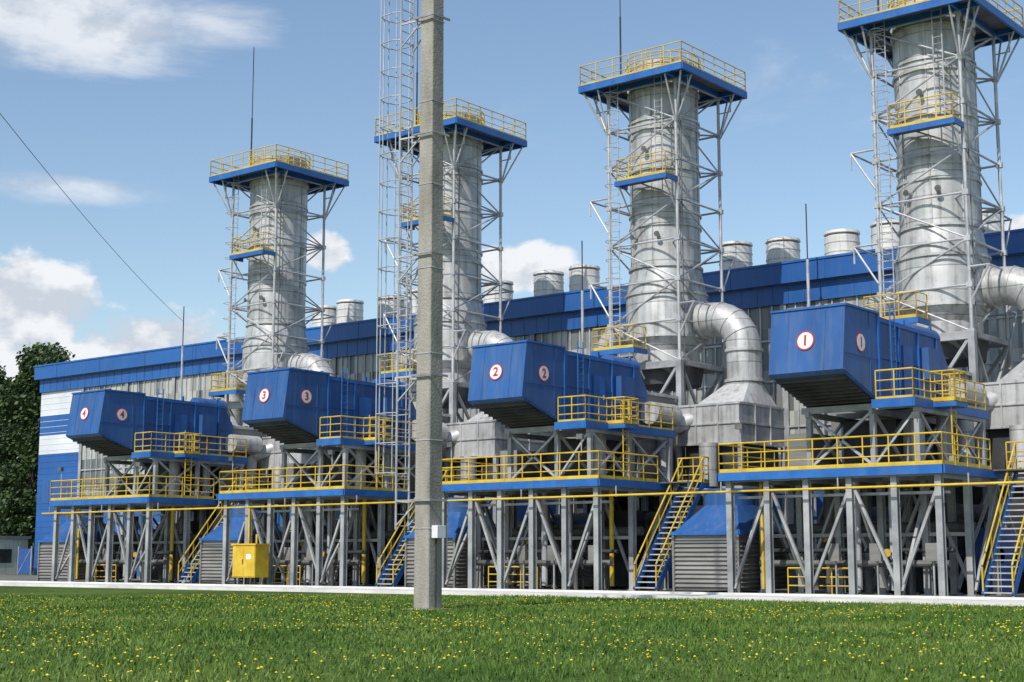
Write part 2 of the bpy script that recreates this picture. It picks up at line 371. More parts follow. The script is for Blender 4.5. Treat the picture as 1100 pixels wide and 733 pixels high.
def loft(cx,cy,r,z1,x0,x1,y0,y1,z0,k):
    n=32; top=[];bot=[]
    mx,my=(x0+x1)/2,(y0+y1)/2; hx,hy=(x1-x0)/2,(y1-y0)/2
    for i in range(n):
        t=2*math.pi*i/n; c,s_=math.cos(t),math.sin(t); q=1/max(abs(c),abs(s_))
        top.append((cx+r*c,cy+r*s_,z1)); bot.append((mx+hx*c*q,my+hy*s_*q,z0))
    b.add(bot+top,[(i,(i+1)%n,n+(i+1)%n,n+i) for i in range(n)]+[tuple(range(n,2*n))],k)
loft(4.6,0,.88,10.15,3.1,5.9,-2.5,1.1,8.8,'silver')
b.box(2.6,6.1,-3.2,1.2,6.9,8.8,'silver')
for zz in(8.8,7.85,6.9): 
    for (p,q) in (((2.6,-3.2),(6.1,-3.2)),((6.1,-3.2),(6.1,1.2)),((2.6,-3.2),(2.6,1.2))):
        b.beam((*p,zz),(*q,zz),.1,.1,'silver')
for xx in(3.7,4.95): b.beam((xx,-3.23,6.9),(xx,-3.23,8.8),.08,.08,'silver')
for yy in(-1.7,-.2): b.beam((6.13,yy,6.9),(6.13,yy,8.8),.08,.08,'silver')
b.box(2.9,5.9,-2.9,.9,4.9,6.9,'dark')
b.tube((2.3,-3.9,4.6),(2.3,-3.9,7.6),.4,'silver',20); b.tube((2.3,-3.9,7.6),(3.4,-2.8,8.2),.4,'silver',20)
b.tube((4.6,-3.6,4.8),(4.6,-3.6,6.9),.45,'silver',20)
for x in(2.6,6.1):
    for y in(-3.1,1.1): b.beam((x,y,0),(x,y,6.9),.22,.22,'steel')
b.beam((2.6,-3.1,.3),(6.1,-3.1,4.6),.14,.14,'steel'); b.beam((6.1,-3.1,.3),(2.6,-3.1,4.6),.14,.14,'steel')
b.beam((2.6,-3.1,4.7),(6.1,-3.1,4.7),.2,.25,'steel'); b.beam((6.1,1.1,4.7),(6.1,-3.1,4.7),.2,.25,'steel'); b.beam((6.1,1.1,.3),(6.1,-3.1,4.6),.14,.14,'steel')
louvred(b,2.9,5.8,-2.6,.9,.3,3.4)
elbow(-1.6,-1,1.3,-4.0,13.3,9.5,.62)
b.rev(-4.0,0,[(.6,11.7),(.72,11.7),(.72,11.85),(.6,11.85)],'silver',28)
b.tube((-2.1,0,13.3),(-2.25,0,13.3),.75,'silver',24)
b.box(-5.2,-2.6,-1.4,1.4,4.9,9.5,'greymesh')
for x in(-5.0,-2.8):
    for y in(-1.2,1.2): b.beam((x,y,0),(x,y,4.9),.2,.2,'steel')
b.box(-1.9,2.0,-6.0,-2.4,5.0,9.3,'greymesh')
b.box(-2.0,2.1,-6.1,-2.3,9.3,9.45,'galv')
for x in(-1.8,1.9):
    for y in(-5.9,-2.6): b.beam((x,y,0),(x,y,5),.25,.25,'steel')
b.beam((-1.8,-5.9,4.8),(1.9,-5.9,4.8),.25,.3,'steel')
b.box(-1.6,1.7,-5.8,-2.6,1.0,3.6,'dark')
du=b.obj('exhaust_duct',(XC[0],SY,0))
for i in(1,2,3): inst(du,'exhaust_duct',(XC[i],SY,0))

# ============================================================ air intake
b=B()
x0,x1=-.8,2.3
hood=[(50.55,10.8),(50.2,8.35),(50.35,8.25),(53.3,7.3),(53.3,10.8)]
b.prismX(x0,x1,hood,'blue')
b.prismX(x0+.12,x1-.12,[(50.5,8.19),(53.2,7.32),(53.2,7.29),(50.5,8.15)],'dark')
for i in range(9):
    t=(i+.5)/9; y=50.5+t*2.7; z=8.15-t*.88
    b.beam((x0+.1,y,z-.03),(x1-.1,y,z-.03),.05,.1,'dark')
b.beam((x0-.03,50.53,10.82),(x1+.03,50.53,10.82),.08,.08,'blue2')
b.beam((x1+.03,50.5,10.82),(x1+.03,53.3,10.82),.08,.08,'blue2')
b.beam((x1+.02,53.26,7.32),(x1+.02,53.26,10.8),.07,.09,'blue2')
b.beam((x1+.01,50.26,8.36),(x1+.01,53.3,7.38),.04,.05,'blue')
# raised stiffening seams on front and side sheets
for xx in(-.05,1.5): b.beam((xx,50.545,10.78),(xx,50.205,8.38),.03,.03,'blue')
b.beam((x0,50.31,9.0),(x1,50.31,9.0),.03,.03,'blue')
b.beam((x1+.005,50.3,9.0),(x1+.005,53.2,9.0),.03,.03,'blue')
b.beam((x1+.005,52.5,7.6),(x1+.005,52.5,10.78),.03,.03,'blue')
bx1=2.26
b.prismX(x0+.04,bx1,[(53.32,7.45),(60.0,7.45),(60.0,9.4),(59.2,10.6),(53.32,10.72)],'blue')
for y in(53.4,55.2,57.0,58.8):
    b.beam((bx1+.03,y,7.5),(bx1+.03,y,10.6),.09,.07,'blue2')
b.beam((bx1+.02,53.4,9.1),(bx1+.02,59.9,9.1),.04,.04,'blue')
b.beam((bx1+.03,53.4,10.55),(bx1+.03,59.2,10.5),.07,.1,'blue2'); b.beam((bx1+.03,53.4,7.55),(bx1+.03,60.0,7.55),.07,.14,'blue2')
b.box(bx1,bx1+.06,55.5,56.4,7.8,9.8,'blue2'); b.box(bx1+.05,bx1+.1,56.25,56.3,8.7,8.9,'galv')
b.box(bx1,bx1+.35,57.3,58.4,8.6,9.9,'blue')
b.tube((bx1-.6,57.4,10.5),(bx1-.6,59.6,10.5),.5,'blue',20)
for dy in(-.2,.2): b.tube((bx1+.18,54.3+dy,7.4),(bx1+.18,54.3+dy,11.2),.03,'blue2')
for zz in np.arange(7.6,11,.3): b.tube((bx1+.18,54.1,zz),(bx1+.18,54.5,zz),.02,'blue2',5)
# lifting lugs + roof conduit
for y in(51.0,53.0,56.2,58.8): b.box(bx1-.3,bx1-.2,y,y+.14,10.7,10.95,'blue2')
b.tube((.75,59.9,8.6),(.75,62.0,8.4),1.2,'galv',24)
b.tube((bx1+.5,59.4,8.3),(bx1+.5,61.5,8.3),.55,'silver',20)
gz=7.3
for y in(53.0,56.0,59.3):
    for x in(-.6,2.1,3.9):
        b.beam((x,y,4.7),(x,y,gz-.2),.2,.2,'steel')
    b.beam((-.9,y,gz-.14),(4.0,y,gz-.14),.16,.24,'steel')
for x in(-.6,2.1,3.9):
    b.beam((x,52.8,gz-.3),(x,59.5,gz-.3),.16,.22,'steel')
    b.beam((x,53.0,4.9),(x,56.0,7.0),.1,.1,'galv'); b.beam((x,56.0,4.9),(x,53.0,7.0),.1,.1,'galv')
    b.beam((x,56.0,4.9),(x,59.3,7.0),.1,.1,'galv'); b.beam((x,59.3,4.9),(x,56,7.0),.1,.1,'galv')
b.beam((-.6,53,4.9),(2.1,53,7.0),.1,.1,'galv'); b.beam((2.1,53,4.9),(-.6,53,7.0),.1,.1,'galv')
b.beam((2.1,53,4.9),(3.9,53,7.0),.08,.08,'galv')
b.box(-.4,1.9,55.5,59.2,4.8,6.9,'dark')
b.box(-2.2,-1.2,54.2,56.6,4.8,6.4,'greymesh')
b.tube((3.0,55.0,4.8),(3.0,55.0,7.2),.28,'galv',16); b.tube((3.0,57.4,4.8),(3.0,57.4,7.2),.22,'galv',16)
b.box(2.4,3.95,52.6,59.6,gz-.02,gz+.03,'grate')
b.beam((4.0,52.5,gz-.08),(4.0,59.7,gz-.08),.08,.34,'blue2'); b.beam((2.3,52.54,gz-.08),(3.95,52.54,gz-.08),.08,.34,'blue2')
b.rail([(2.45,52.6,gz+.03),(3.95,52.6,gz+.03),(3.95,59.6,gz+.03)],1.15,step=.95)
b.box(3.95,4.9,54.2,55.3,gz-.02,gz+.03,'grate'); b.rail([(3.95,54.2,gz+.03),(4.9,54.2,gz+.03),(4.9,55.3,gz+.03),(3.95,55.3,gz+.03)],1.15,step=.55)
b.beam((4.0,54.75,gz-.1),(4.95,54.75,gz-.1),1.1,.16,'blue2')
for dy in(-.22,.22): b.tube((4.6,54.75+dy,4.7),(4.6,54.75+dy,gz+1.1),.03,'yellow')
for zz in np.arange(4.9,gz,.3): b.tube((4.6,54.5,zz),(4.6,55,zz),.02,'yellow',5)
ai=b.obj('air_intake_filter',(XC[0],0,0))
ais=[ai]+[inst(ai,'air_intake_filter',(XC[i],0,0)) for i in(1,2,3)]
def disc(parent,loc,rot,num):
    bb=B(); bb.rev(0,0,[(.38,0),(.38,.012)],'red',32); bb.rev(0,0,[(.325,.012),(.325,.02)],'signwhite',32)
    o=bb.obj('number_plate'); o.location=loc; o.rotation_euler=rot; o.parent=parent
    text(num,.56,(0,-.01,.024),(0,0,0),'red',o,'number')
for i,a in enumerate(ais):
    tilt=math.atan2(.35,2.45)
    disc(a,(.72,50.345,9.55),(R(90)-tilt,0,0),str(i+1))
    disc(a,(x1+.008,51.75,9.5),(R(90),0,R(90)),str(i+1))

# ============================================================ lower deck platform
b=B()
dx0,dx1,dy0,dy1,dz=-3.8,5.5,51.4,57.0,4.75
b.box(dx0,dx1,dy0,dy1,dz-.05,dz,'grate')
b.beam((dx0-.05,dy0-.05,dz-.16),(dx1+.05,dy0-.05,dz-.16),.1,.32,'blue2')
b.beam((dx1+.06,dy0-.1,dz-.16),(dx1+.06,dy1,dz-.16),.1,.32,'blue2'); b.beam((dx0-.06,dy0-.1,dz-.16),(dx0-.06,dy1,dz-.16),.1,.32,'blue2')
b.rail([(dx0,dy1,dz),(dx0,dy0,dz),(dx1,dy0,dz),(dx1,dy1-1.1,dz)],1.15,step=1.05)
b.rail([(dx0,dy1,dz),(-1.0,dy1,dz)],1.15,step=1.0)
b.box(dx1,dx1+1.6,dy1-1.15,dy1+.6,dz-.05,dz,'grate'); b.beam((dx1+1.6,dy1-1.1,dz-.13),(dx1+1.6,dy1+.6,dz-.13),.1,.26,'blue2')
b.rail([(dx1+1.6,dy1,dz),(dx1+1.6,dy1+.6,dz),(dx1,dy1+.6,dz)],1.15,step=.9)
xs=[-3.5,-1.8,-.1,1.7,3.5,5.2]
ys=[51.7,54.3,56.8,60.5]
for x in xs:
    for y in ys:
        b.ibeam((x,y,.05),(x,y,dz-.25),.24,'steel'); b.box(x-.22,x+.22,y-.22,y+.22,0.008,.06,'steel')
    b.beam((x,ys[0],dz-.3),(x,ys[-1],dz-.3),.16,.3,'steel')
for y in ys: 
    b.beam((xs[0]-.2,y,dz-.22),(xs[-1]+.2,y,dz-.22),.16,.3,'steel')
for j,y in enumerate(ys):
    for i in range(5):
        a,c=xs[i],xs[i+1]
        if (i+j)%2==0:
            b.beam((a,y+.13,.2),(c,y+.13,dz-.5),.11,.11,'steel')
        else:
            b.beam((c,y+.13,.2),(a,y+.13,dz-.5),.11,.11,'steel')
        if j==1: b.beam((a,y,2.3),(c,y,2.3),.12,.14,'steel')
for i,x in enumerate(xs):
    for j in range(3):
        if (i+j)%3!=2:
            p,q=ys[j],ys[j+1]
            if (i+j)%2: p,q=q,p
            b.beam((x+.14,p,.2),(x+.14,q,dz-.5),.11,.11,'steel')
for k_,(y,z,rr,mt) in enumerate([(53.1,1.2,.13,'dpipe'),(53.6,1.7,.09,'dark'),(55.5,2.6,.2,'dpipe'),(58.2,1.5,.3,'dark'),(58.8,3.2,.35,'dpipe')]):
    b.tube((dx0+.8,y,z),(dx1-.6,y,z),rr,mt,12)
    for x in (0,3.0): b.tube((x,y,z),(x,y,.05),rr*.8,mt,10)
b.box(-3.2,4.9,60.9,61.3,.1,4.4,'dark')  # dark backing wall added so the space behind the legs looks shaded
louvred(b,-2.6,.9,57.2,60.0,.1,3.0)
b.box(-2.7,1.0,57.1,60.1,3.0,3.15,'blue2')
b.box(1.6,3.0,57.4,59.4,.1,3.6,'dark')
b.box(3.7,4.9,57.6,59.6,.1,2.6,'door')
b.tube((1.2,53.2,.2),(1.2,53.2,4.4),.14,'galv',10); b.tube((2.6,53.2,.2),(2.6,53.2,4.2),.08,'galv',10)
b.tube((4.3,54.0,.2),(4.3,54.0,4.4),.1,'yellow',10); b.tube((-2.6,52.6,.2),(-2.6,52.6,4.4),.07,'yellow',8)
b.tube((-.9,55.2,.2),(-.9,55.2,4.0),.3,'dpipe',14)
for (vx,vy,vz) in((2.6,53.0,1.6),(-.9,54.8,2.2)):
    b.tube((vx,vy-.25,vz),(vx,vy-.2,vz),.15,'yellow',14); b.tube((vx,vy-.2,vz),(vx,vy+.2,vz),.03,'dark')
# low guard rail, cable tray, junction boxes
b.rail([(-1.4,52.4,0.02),(1.4,52.4,0.02)],1.0,step=.95,toe=False)
b.box(dx0+.3,dx1-.3,52.3,52.7,3.75,3.85,'galv')
for x in(.5,2.2,4.4): b.box(x,x+.45,52.1,52.28,1.3,1.95,'greymesh'); 
b.beam((.72,52.3,0),(.72,52.3,1.3),.06,.06,'steel'); b.beam((2.42,52.3,0),(2.42,52.3,1.3),.06,.06,'steel'); b.beam((4.62,52.3,0),(4.62,52.3,1.3),.06,.06,'steel')
# flood lights on the rail
for x in(-2.8,4.6):
    b.tube((x,dy0,dz+1.15),(x,dy0,dz+1.75),.025,'galv'); b.box(x-.16,x+.16,dy0-.16,dy0+.02,dz+1.7,dz+1.92,'dpipe')
dk=b.obj('steel_platform',(XC[0],0,0))
for i in(1,2,3): inst(dk,'steel_platform',(XC[i],0,0))

# ============================================================ staircase
b=B()
sx0,sx1=6.1,7.2; sy0,sy1=53.1,57.0
for x in(sx0,sx1):
    b.beam((x,sy0,.05),(x,sy1,dz-.05),.06,.28,'blue2')
    b.tube((x,sy0,.0),(x,sy0,1.1),.035,'yellow'); 
    for h_ in(.55,1.1): b.tube((x,sy0,.05+h_),(x,sy1,dz+h_),.035,'yellow')
    for t in(.25,.5,.75,1): 
        y=sy0+(sy1-sy0)*t; z=dz*t; b.tube((x,y,z),(x,y,z+1.1),.03,'yellow')
n=20
for i in range(n):
    t=(i+.5)/n; y=sy0+(sy1-sy0)*t; z=.05+(dz-.1)*t
    b.box(sx0+.035,sx1-.035,y-.13,y+.13,z-.025,z+.025,'galv')
stc=b.obj('staircase',(XC[0],0,0))
for i in(1,2,3): inst(stc,'staircase',(XC[i],0,0))

# ============================================================ oil cooler
b=B()
cx0,cx1,cy0,cy1=-7.0,-3.9,53.0,57.0
louvred(b,cx0,cx1,cy0,cy1,.12,2.35)
for x in(cx0,cx1):
    b.beam((x,cy0-.06,0),(x,cy0-.06,2.4),.1,.12,'greymesh')
b.beam((cx1+.06,cy1,0),(cx1+.06,cy1,2.4),.14,.14,'galv')
b.box(cx0-.12,cx1+.12,cy0-.14,cy1+.1,2.35,2.5,'blue2')
loft((cx0+cx1)/2,(cy0+cy1)/2,1.1,3.6,cx0,cx1,cy0,cy1,2.5,'blue')
b.rev((cx0+cx1)/2,(cy0+cy1)/2,[(1.1,3.6),(1.1,4.2),(1.2,4.2),(1.2,4.28)],'blue',32)
co=b.obj('oil_cooler',(XC[0],0,0))
for i in(1,2,3): inst(co,'oil_cooler',(XC[i],0,0))

# ============================================================ gas pipeline
b=B()
b.tube((-77.0,51.15,4.0),(-14,51.15,4.0),.045,'yellow',10)
for x in np.arange(-76.5,-14,5.07): b.beam((x,51.3,3.95),(x,51.3,4.4),.05,.05,'steel')
b.tube((-77.0,51.15,4.0),(-77.0,53.5,4.0),.045,'yellow',8); b.tube((-77,53.5,4.0),(-77,53.5,.0),.045,'yellow',8)
b.obj('gas_pipeline')

b=B()
b.box(-.85,.85,-.45,.45,.45,2.05,'yellow'); b.box(-.92,.92,-.52,.52,2.05,2.13,'yellow')
b.box(-.81,-.01,-.475,-.45,.5,2.0,'yellow'); b.box(.01,.81,-.475,-.45,.5,2.0,'yellow')
for x in(-.75,.75):
    for y in(-.35,.35): b.beam((x,y,0),(x,y,.46),.08,.08,'dark')
b.box(-.06,-.03,-.51,-.475,1.1,1.35,'dark'); b.box(.2,.55,-.482,-.475,1.35,1.6,'signwhite')
b.tube((-.3,.1,2.1),(-.3,.1,3.9),.05,'yellow'); b.tube((.3,.1,2.1),(.3,.1,2.6),.05,'yellow')
b.obj('gas_cabinet',(-57.9,50.6,0),bevel=.01)

# ============================================================ building
bld=bpy.data.objects.new('compressor_hall',None); scene.collection.objects.link(bld)
b=B()
BX0,BX1,BY0,BY1,BZ=-112.3,8,74,100,17.6
b.box(BX0,BX1,BY0+.2,BY1,0,BZ-.3,'cladblue')
def child(bb,name,**k):
    o=bb.obj(name,**k); o.parent=bld; return o
child(b,'walls')
b=B()
b.box(BX0-.3,BX1+.3,BY0-.6,BY0-.35,16.65,17.75,'cladblue')
b.box(BX0,BX1,BY0-.2,BY0+.19,15.55,16.7,'cladblue')
b.box(BX0-.35,BX1+.35,BY0-.66,BY0-.2,17.75,17.87,'blue2')
b.box(BX0-.02,BX1,BY0-.35,BY0-.2,16.65,16.75,'galv')
b.box(BX0-.3,BX1+.3,BY0-.35,BY1+.3,17.6,17.74,'roof')
for x in np.arange(BX0+3,BX1,6): b.box(x-.012,x+.012,BY0-.625,BY0-.6,16.66,17.74,'blue')
for x in np.arange(BX0+.5,BX1,1.0): b.box(x-.02,x+.02,BY0-.225,BY0-.2,15.56,16.6,'cladblue')
child(b,'roof')
b=B()
b.box(BX0,-106.2,BY0,BY0+.19,13.5,15.55,'white'); b.box(BX0,-106.2,BY0,BY0+.19,11.8,13.5,'cladblue'); b.box(BX0,-106.2,BY0,BY0+.19,10.2,11.8,'white'); b.box(BX0,-106.2,BY0,BY0+.19,0,10.2,'cladblue')
b.box(-111.5,-107.2,BY0-.03,BY0,6.0,8.0,'blue')
for z in np.arange(.5,15.5,.5): b.box(BX0,-106.2,BY0-.02,BY0,z,z+.03,'cladblue' if z<10.2 else 'white')
child(b,'striped_bay')
b=B()
b.box(-106.2,BX1,BY0+.02,BY0+.19,6.0,15.55,'panels')
x=-106.2
i=0
while x<BX1:
    b.box(x-.04,x+.04,BY0-.06,BY0+.02,6.0,15.55,'galv' if i%8 else 'steel')
    if i%8==0: b.box(x-.18,x+.18,BY0-.12,BY0-.061,0,15.55,'steel')
    x+=.75; i+=1
for z in(8.6,11.2,13.5): b.box(-106.2,BX1,BY0-.09,BY0-.06,z,z+.1,'galv')
child(b,'windows')
b=B()
b.box(-106.2,BX1,BY0,BY0+.19,0,6.0,'cladblue')
for k_ in range(8):
    xx=-100+k_*15.2; b.box(xx,xx+1.1,BY0-.04,BY0,0,2.2,'door'); b.box(xx+4,xx+8,BY0-.04,BY0,0,4.2,'greymesh')
child(b,'lower_wall')
b=B()
b.rev(0,0,[(.7,17.7),(.7,18.3),(.98,18.35),(.98,19.75),(.9,19.8)],'hot',28)
b.rev(0,0,[(.8,19.85),(1.03,19.9),(1.0,20.05),(.4,20.2),(.05,20.22)],'hot',28)
for zz in(18.8,19.35): b.rev(0,0,[(.97,zz),(1.01,zz),(1.01,zz+.06),(.97,zz+.06)],'hot',28)
v=b.obj('roof_vent'); v.location=(-44.7,76.5,0); v.parent=bld
for x in(-41.5,-37.8,-34.9,-55.8,-58.7,-63.0,-70.5,-73,-77.4,-79.9,-29.5,-25,-21.4):
    c=inst(v,'roof_vent',(x,76.5+random.uniform(-.2,.3),random.uniform(-.25,.1))); c.parent=bld; 
b=B(); b.tube((0,0,0),(0,0,17.5),.09,'galv',8); b.tube((0,0,17.5),(0,0,20.6),.04,'dark',6)
ms=b.obj('lightning_mast',(-37.6,72,0))
for x in(-52.8,-68,-81.5,-90.8): inst(ms,'lightning_mast',(x,72,0))

# ============================================================ concrete pole + ladder
b=B()
px,py=-28.1,31.0
def taper(x,y,w0,w1,z0,z1,k,c=.05):
    vs=[]
    for w_,z in((w0,z0),(w1,z1)):
        h_=w_/2
        for (i,j) in((-1+c*2,-1),(1-c*2,-1),(1,-1+c*2),(1,1-c*2),(1-c*2,1),(-1+c*2,1),(-1,1-c*2),(-1,-1+c*2)): vs.append((x+i*h_,y+j*h_,z))
    n=8
    b.add(vs,[(i,(i+1)%n,n+(i+1)%n,n+i) for i in range(n)]+[tuple(range(n-1,-1,-1)),tuple(range(n,2*n))],k)
taper(0,0,.58,.44,-.3,25,'conc')
b.box(-.5,.5,-.5,.5,-.2,.03,'conc')
for zz in np.arange(2.2,24,2.45):
    w_=.58-.14*zz/25
    b.box(-w_/2-.012,w_/2+.012,-w_/2-.012,w_/2+.012,zz,zz+.035,'steel')
b.box(.3,.52,-.2,.15,1.95,2.3,'signwhite'); b.tube((.31,-.02,0),(.31,-.02,1.95),.025,'dark')
b.tube((-.31,.1,0),(-.28,.1,18),.02,'dark')
po=b.obj('concrete_pole',(px,py,0),bevel=.012)
b=B()
lx=-1.0; lo=-1.85
for dy in(-.26,.26): b.tube((lx,dy,2.2),(lx,dy,25.5),.032,'galv',6)
for zz in np.arange(2.3,25,.33): b.tube((lx,-.26,zz),(lx,.26,zz),.016,'galv',5)
for k_,zz in enumerate(np.arange(3.8,25,.85)):
    P=[(lx,-.26),(lx-.25,-.38),(lo+.1,-.34),(lo,-.1),(lo,.1),(lo+.1,.34),(lx-.25,.38),(lx,.26)]
    for p,q in zip(P[:-1],P[1:]): b.tube((*p,zz),(*q,zz),.018,'galv',5)
for p in((lo,-.1),(lo,.1),(lo+.1,-.34),(lo+.1,.34),(lx-.25,.38)): b.tube((*p,3.8),(*p,25),.018,'galv',5)
for zz in np.arange(3.0,25,3.5):
    for dy in(-.26,.26):
        b.beam((lx,dy,zz),(-.2,dy*.7,zz),.05,.05,'galv'); b.beam((lx,dy,zz-.7),(-.2,dy*.7,zz),.035,.035,'galv')
    b.beam((-.36,-.36,zz),(-.36,.36,zz),.04,.06,'steel'); b.beam((.36,-.36,zz),(.36,.36,zz),.04,.06,'steel')
    b.beam((-.36,-.36,zz),(.36,-.36,zz),.04,.06,'steel')
la=b.obj('caged_ladder',(px,py,0))

b=B()
A=Vector((-90.8,72,19.4)); C=Vector((-35,13.5,20.5)); pts=[]
for i in range(25):
    t=i/24; p=A.lerp(C,t); p.z-=1.2*4*t*(1-t)*.8; pts.append(p)
for p,q in zip(pts[:-1],pts[1:]): b.tube(p,q,.016,'dpipe',5)
b.obj('overhead_wire')
b=B(); b.rev(0,0,[(.2,-.2),(.11,20.7)],'conc',16); b.beam((-.8,0,20.2),(.8,0,20.2),.1,.1,'steel'); b.tube((0,0,20.7),(0,0,22),.03,'galv')
b.obj('utility_pole',(-35,13.5,0))

# ============================================================ gatehouse, fence, lamp
b=B()
b.box(-2.6,2.6,-2,2,0,3.1,'hot'); b.box(-2.8,2.8,-2.2,2.2,3.1,3.35,'roof'); b.box(-1.9,-.5,-2.04,-2,1.0,2.2,'dark'); b.box(.6,1.6,-2.05,-2,0,2.1,'door')
b.box(2.6,2.64,-1.2,.4,1.0,2.2,'dark')
b.obj('gatehouse',(-120.5,75.0,0))
b=B()
for i in range(24):
    x=-i*2.5; b.beam((x,0,0),(x,0,2.4),.08,.08,'steel')
    b.box(x-2.42,x-.08,-.02,.02,.2,2.2,'greymesh')
b.obj('perimeter_fence',(-124,77.0,0))
b=B()
b.box(-.9,.9,-.03,.03,.1,2.2,'door'); b.beam((-.95,0,0),(-.95,0,2.4),.1,.1,'steel'); b.beam((.95,0,0),(.95,0,2.4),.1,.1,'steel')
b.beam((-.9,-.04,.1),(.9,-.04,2.2),.04,.04,'galv')
b.obj('blue_gate',(-111.2,72.4,0))
b=B(); b.tube((0,0,0),(0,0,5.4),.07,'steel',8,.05); b.tube((0,0,5.4),(.9,0,5.9),.04,'steel'); b.box(.75,1.35,-.15,.15,5.86,5.98,'galv')
b.obj('street_lamp',(-114.5,66.5,0))

# ============================================================ ground
b=B(); b.add([(-1500,-1500,0),(1500,-1500,0),(1500,1500,0),(-1500,1500,0)],[(0,1,2,3)],'grass'); g=b.obj('grass_ground',smooth=False)
b=B(); b.add([(-135,51.0,.006),(30,51.0,.006),(30,73.9,.006),(-135,73.9,.006)],[(0,1,2,3)],'pad'); b.obj('concrete_apron',smooth=False)
b=B(); b.box(-220,60,43.9,48.9,-.05,.05,'path')
for x in np.arange(-220,60,3): b.box(x,x+.04,43.89,48.91,.045,.0515,'pad')
b.box(-220,60,43.74,43.89,-.05,.13,'path'); b.box(-220,60,48.91,49.06,-.05,.13,'path')
b.obj('concrete_path')

def tufts(n,dmin,dmax,hmin,hmax,wb,name,seed):
    rs=np.random.RandomState(seed)
    u=rs.rand(n); d=np.sqrt(dmin**2+(dmax**2-dmin**2)*u); x=(rs.rand(n)*2-1)*(.46*d+2)
    X=.7771*x-.6293*d; Y=.6293*x+.7771*d
    k=(Y<43.6)|((Y>49.15)&(Y<51.0)); X=X[k];Y=Y[k];n=len(X); dd=d[k]
    pat=.6+.5*np.sin(X*.7+1.3*np.sin(Y*.5))*np.sin(Y*.9+X*.2)
    h_=(hmin+(hmax-hmin)*rs.rand(n)**1.6)*(.6+.7*pat); a=rs.rand(n)*6.283; w_=wb*(.6+.8*rs.rand(n))*(.6+dd/30)
    lean=(rs.rand(n,2)-.5)*.12
    V=np.zeros((n,3,3))
    V[:,0]=np.stack([X-w_*np.cos(a),Y-w_*np.sin(a),np.zeros(n)],1)
    V[:,1]=np.stack([X+w_*np.cos(a),Y+w_*np.sin(a),np.zeros(n)],1)
    V[:,2]=np.stack([X+lean[:,0],Y+lean[:,1],h_],1)
    V=V.reshape(-1,3)
    me=bpy.data.meshes.new(name); me.vertices.add(3*n); me.vertices.foreach_set('co',V.ravel())
    me.loops.add(3*n); me.loops.foreach_set('vertex_index',np.arange(3*n)); me.polygons.add(n); me.polygons.foreach_set('loop_start',np.arange(0,3*n,3))
    me.update(); me.validate(); me.materials.append(M['blade'])
    o=bpy.data.objects.new(name,me); scene.collection.objects.link(o); return o
tufts(210000,13,56,.03,.11,.009,'lawn_grass',3)
b=B(); rs=random.Random(5)
for i in range(5600):
    d=math.sqrt(14**2+(56**2-14**2)*rs.random()); x=(rs.random()*2-1)*(.46*d+2)
    X=.7771*x-.6293*d; Y=.6293*x+.7771*d
    if math.sin(X*.45+Y*.2)*math.sin(Y*.41-X*.13+1.3)*1.2+rs.random()*1.3<.5: continue
    if 43.6<Y<49.1 or Y>51: continue
    r_=rs.uniform(.013,.026); z=rs.uniform(.05,.13); n=6
    vs=[(X+r_*math.cos(6.283*k/n),Y+r_*math.sin(6.283*k/n),z) for k in range(n)]+[(X,Y,z+r_*.8),(X,Y,z-r_*.8)]
    b.add(vs,[(k,(k+1)%n,n) for k in range(n)]+[((k+1)%n,k,n+1) for k in range(n)],'dandelion')
b.obj('dandelion_flowers',smooth=False)

# ============================================================ trees
def tree(name,H,seed,nclump=60,per=260,ls=1.0):
    rs=random.Random(seed); b=B()
    b.tube((0,0,-.2),(0,0,H*.45),H*.022,'bark',10,H*.014); b.tube((0,0,H*.45),(rs.uniform(-.4,.4),0,H*.9),H*.014,'bark',8,H*.003)
    V=[];F=[]
    for c in range(nclump):
        t=rs.random(); z=H*(.16+.80*t); rad=H*.27*math.sin(math.pi*(.18+.8*t)**.9)*rs.uniform(.55,1.1); a=rs.uniform(0,6.283); rr=rad*math.sqrt(rs.random())
        cx,cy=rr*math.cos(a),rr*math.sin(a)
        if c%2==0: b.tube((0,0,z*.75),(cx,cy,z),H*.006,'bark',5,.02)
        cr=H*rs.uniform(.05,.10)
        for k in range(per):
            th=rs.uniform(0,6.283); ph=math.acos(rs.uniform(-1,1)); q=cr*rs.random()**.4
            p=Vector((cx+q*math.sin(ph)*math.cos(th),cy+q*math.sin(ph)*math.sin(th),z+q*math.cos(ph)*.75))
            n=Vector((rs.gauss(0,1),rs.gauss(0,1),rs.gauss(.6,1))).normalized(); u=n.orthogonal().normalized(); w_=n.cross(u); s_=rs.uniform(.14,.30)*ls
            o=len(V); V+= [p+u*s_,p+w_*s_*.6,p-u*s_,p-w_*s_*.6]; F.append((o,o+1,o+2,o+3))
    b.add(V,F,'leaf')
    me=bpy.data.meshes.new(name); me.from_pydata(b.v,[],b.f)
    for k in b.mats: me.materials.append(M[k])
    me.polygons.foreach_set('material_index',b.m)
    o=bpy.data.objects.new(name,me); scene.collection.objects.link(o); return o
t1=tree('deciduous_tree',22,1,75); t2=tree('deciduous_tree',24,2,75)
t1.location=(-128.5,84,0); t2.location=(-136,90,0)
for i,(x,y,s_) in enumerate([(-125,98,.95),(-140,83,.9),(-150,92,1.05),(-158,84,.9),(-145,104,1.1),(-168,94,1.05),(-132,112,1.1),(-180,86,1.0),(-195,95,1.1)]):
    o=inst((t1,t2)[i%2],'deciduous_tree',(x,y,0)); o.scale=(s_,s_,s_*random.uniform(.9,1.05)); o.rotation_euler=(0,0,random.uniform(0,6))
tl=bpy.data.objects.new('distant_tree_line',None); scene.collection.objects.link(tl)
td=tree('tree',22,5,45,70,2.2); td.parent=tl; td.location=(-300,60,0)
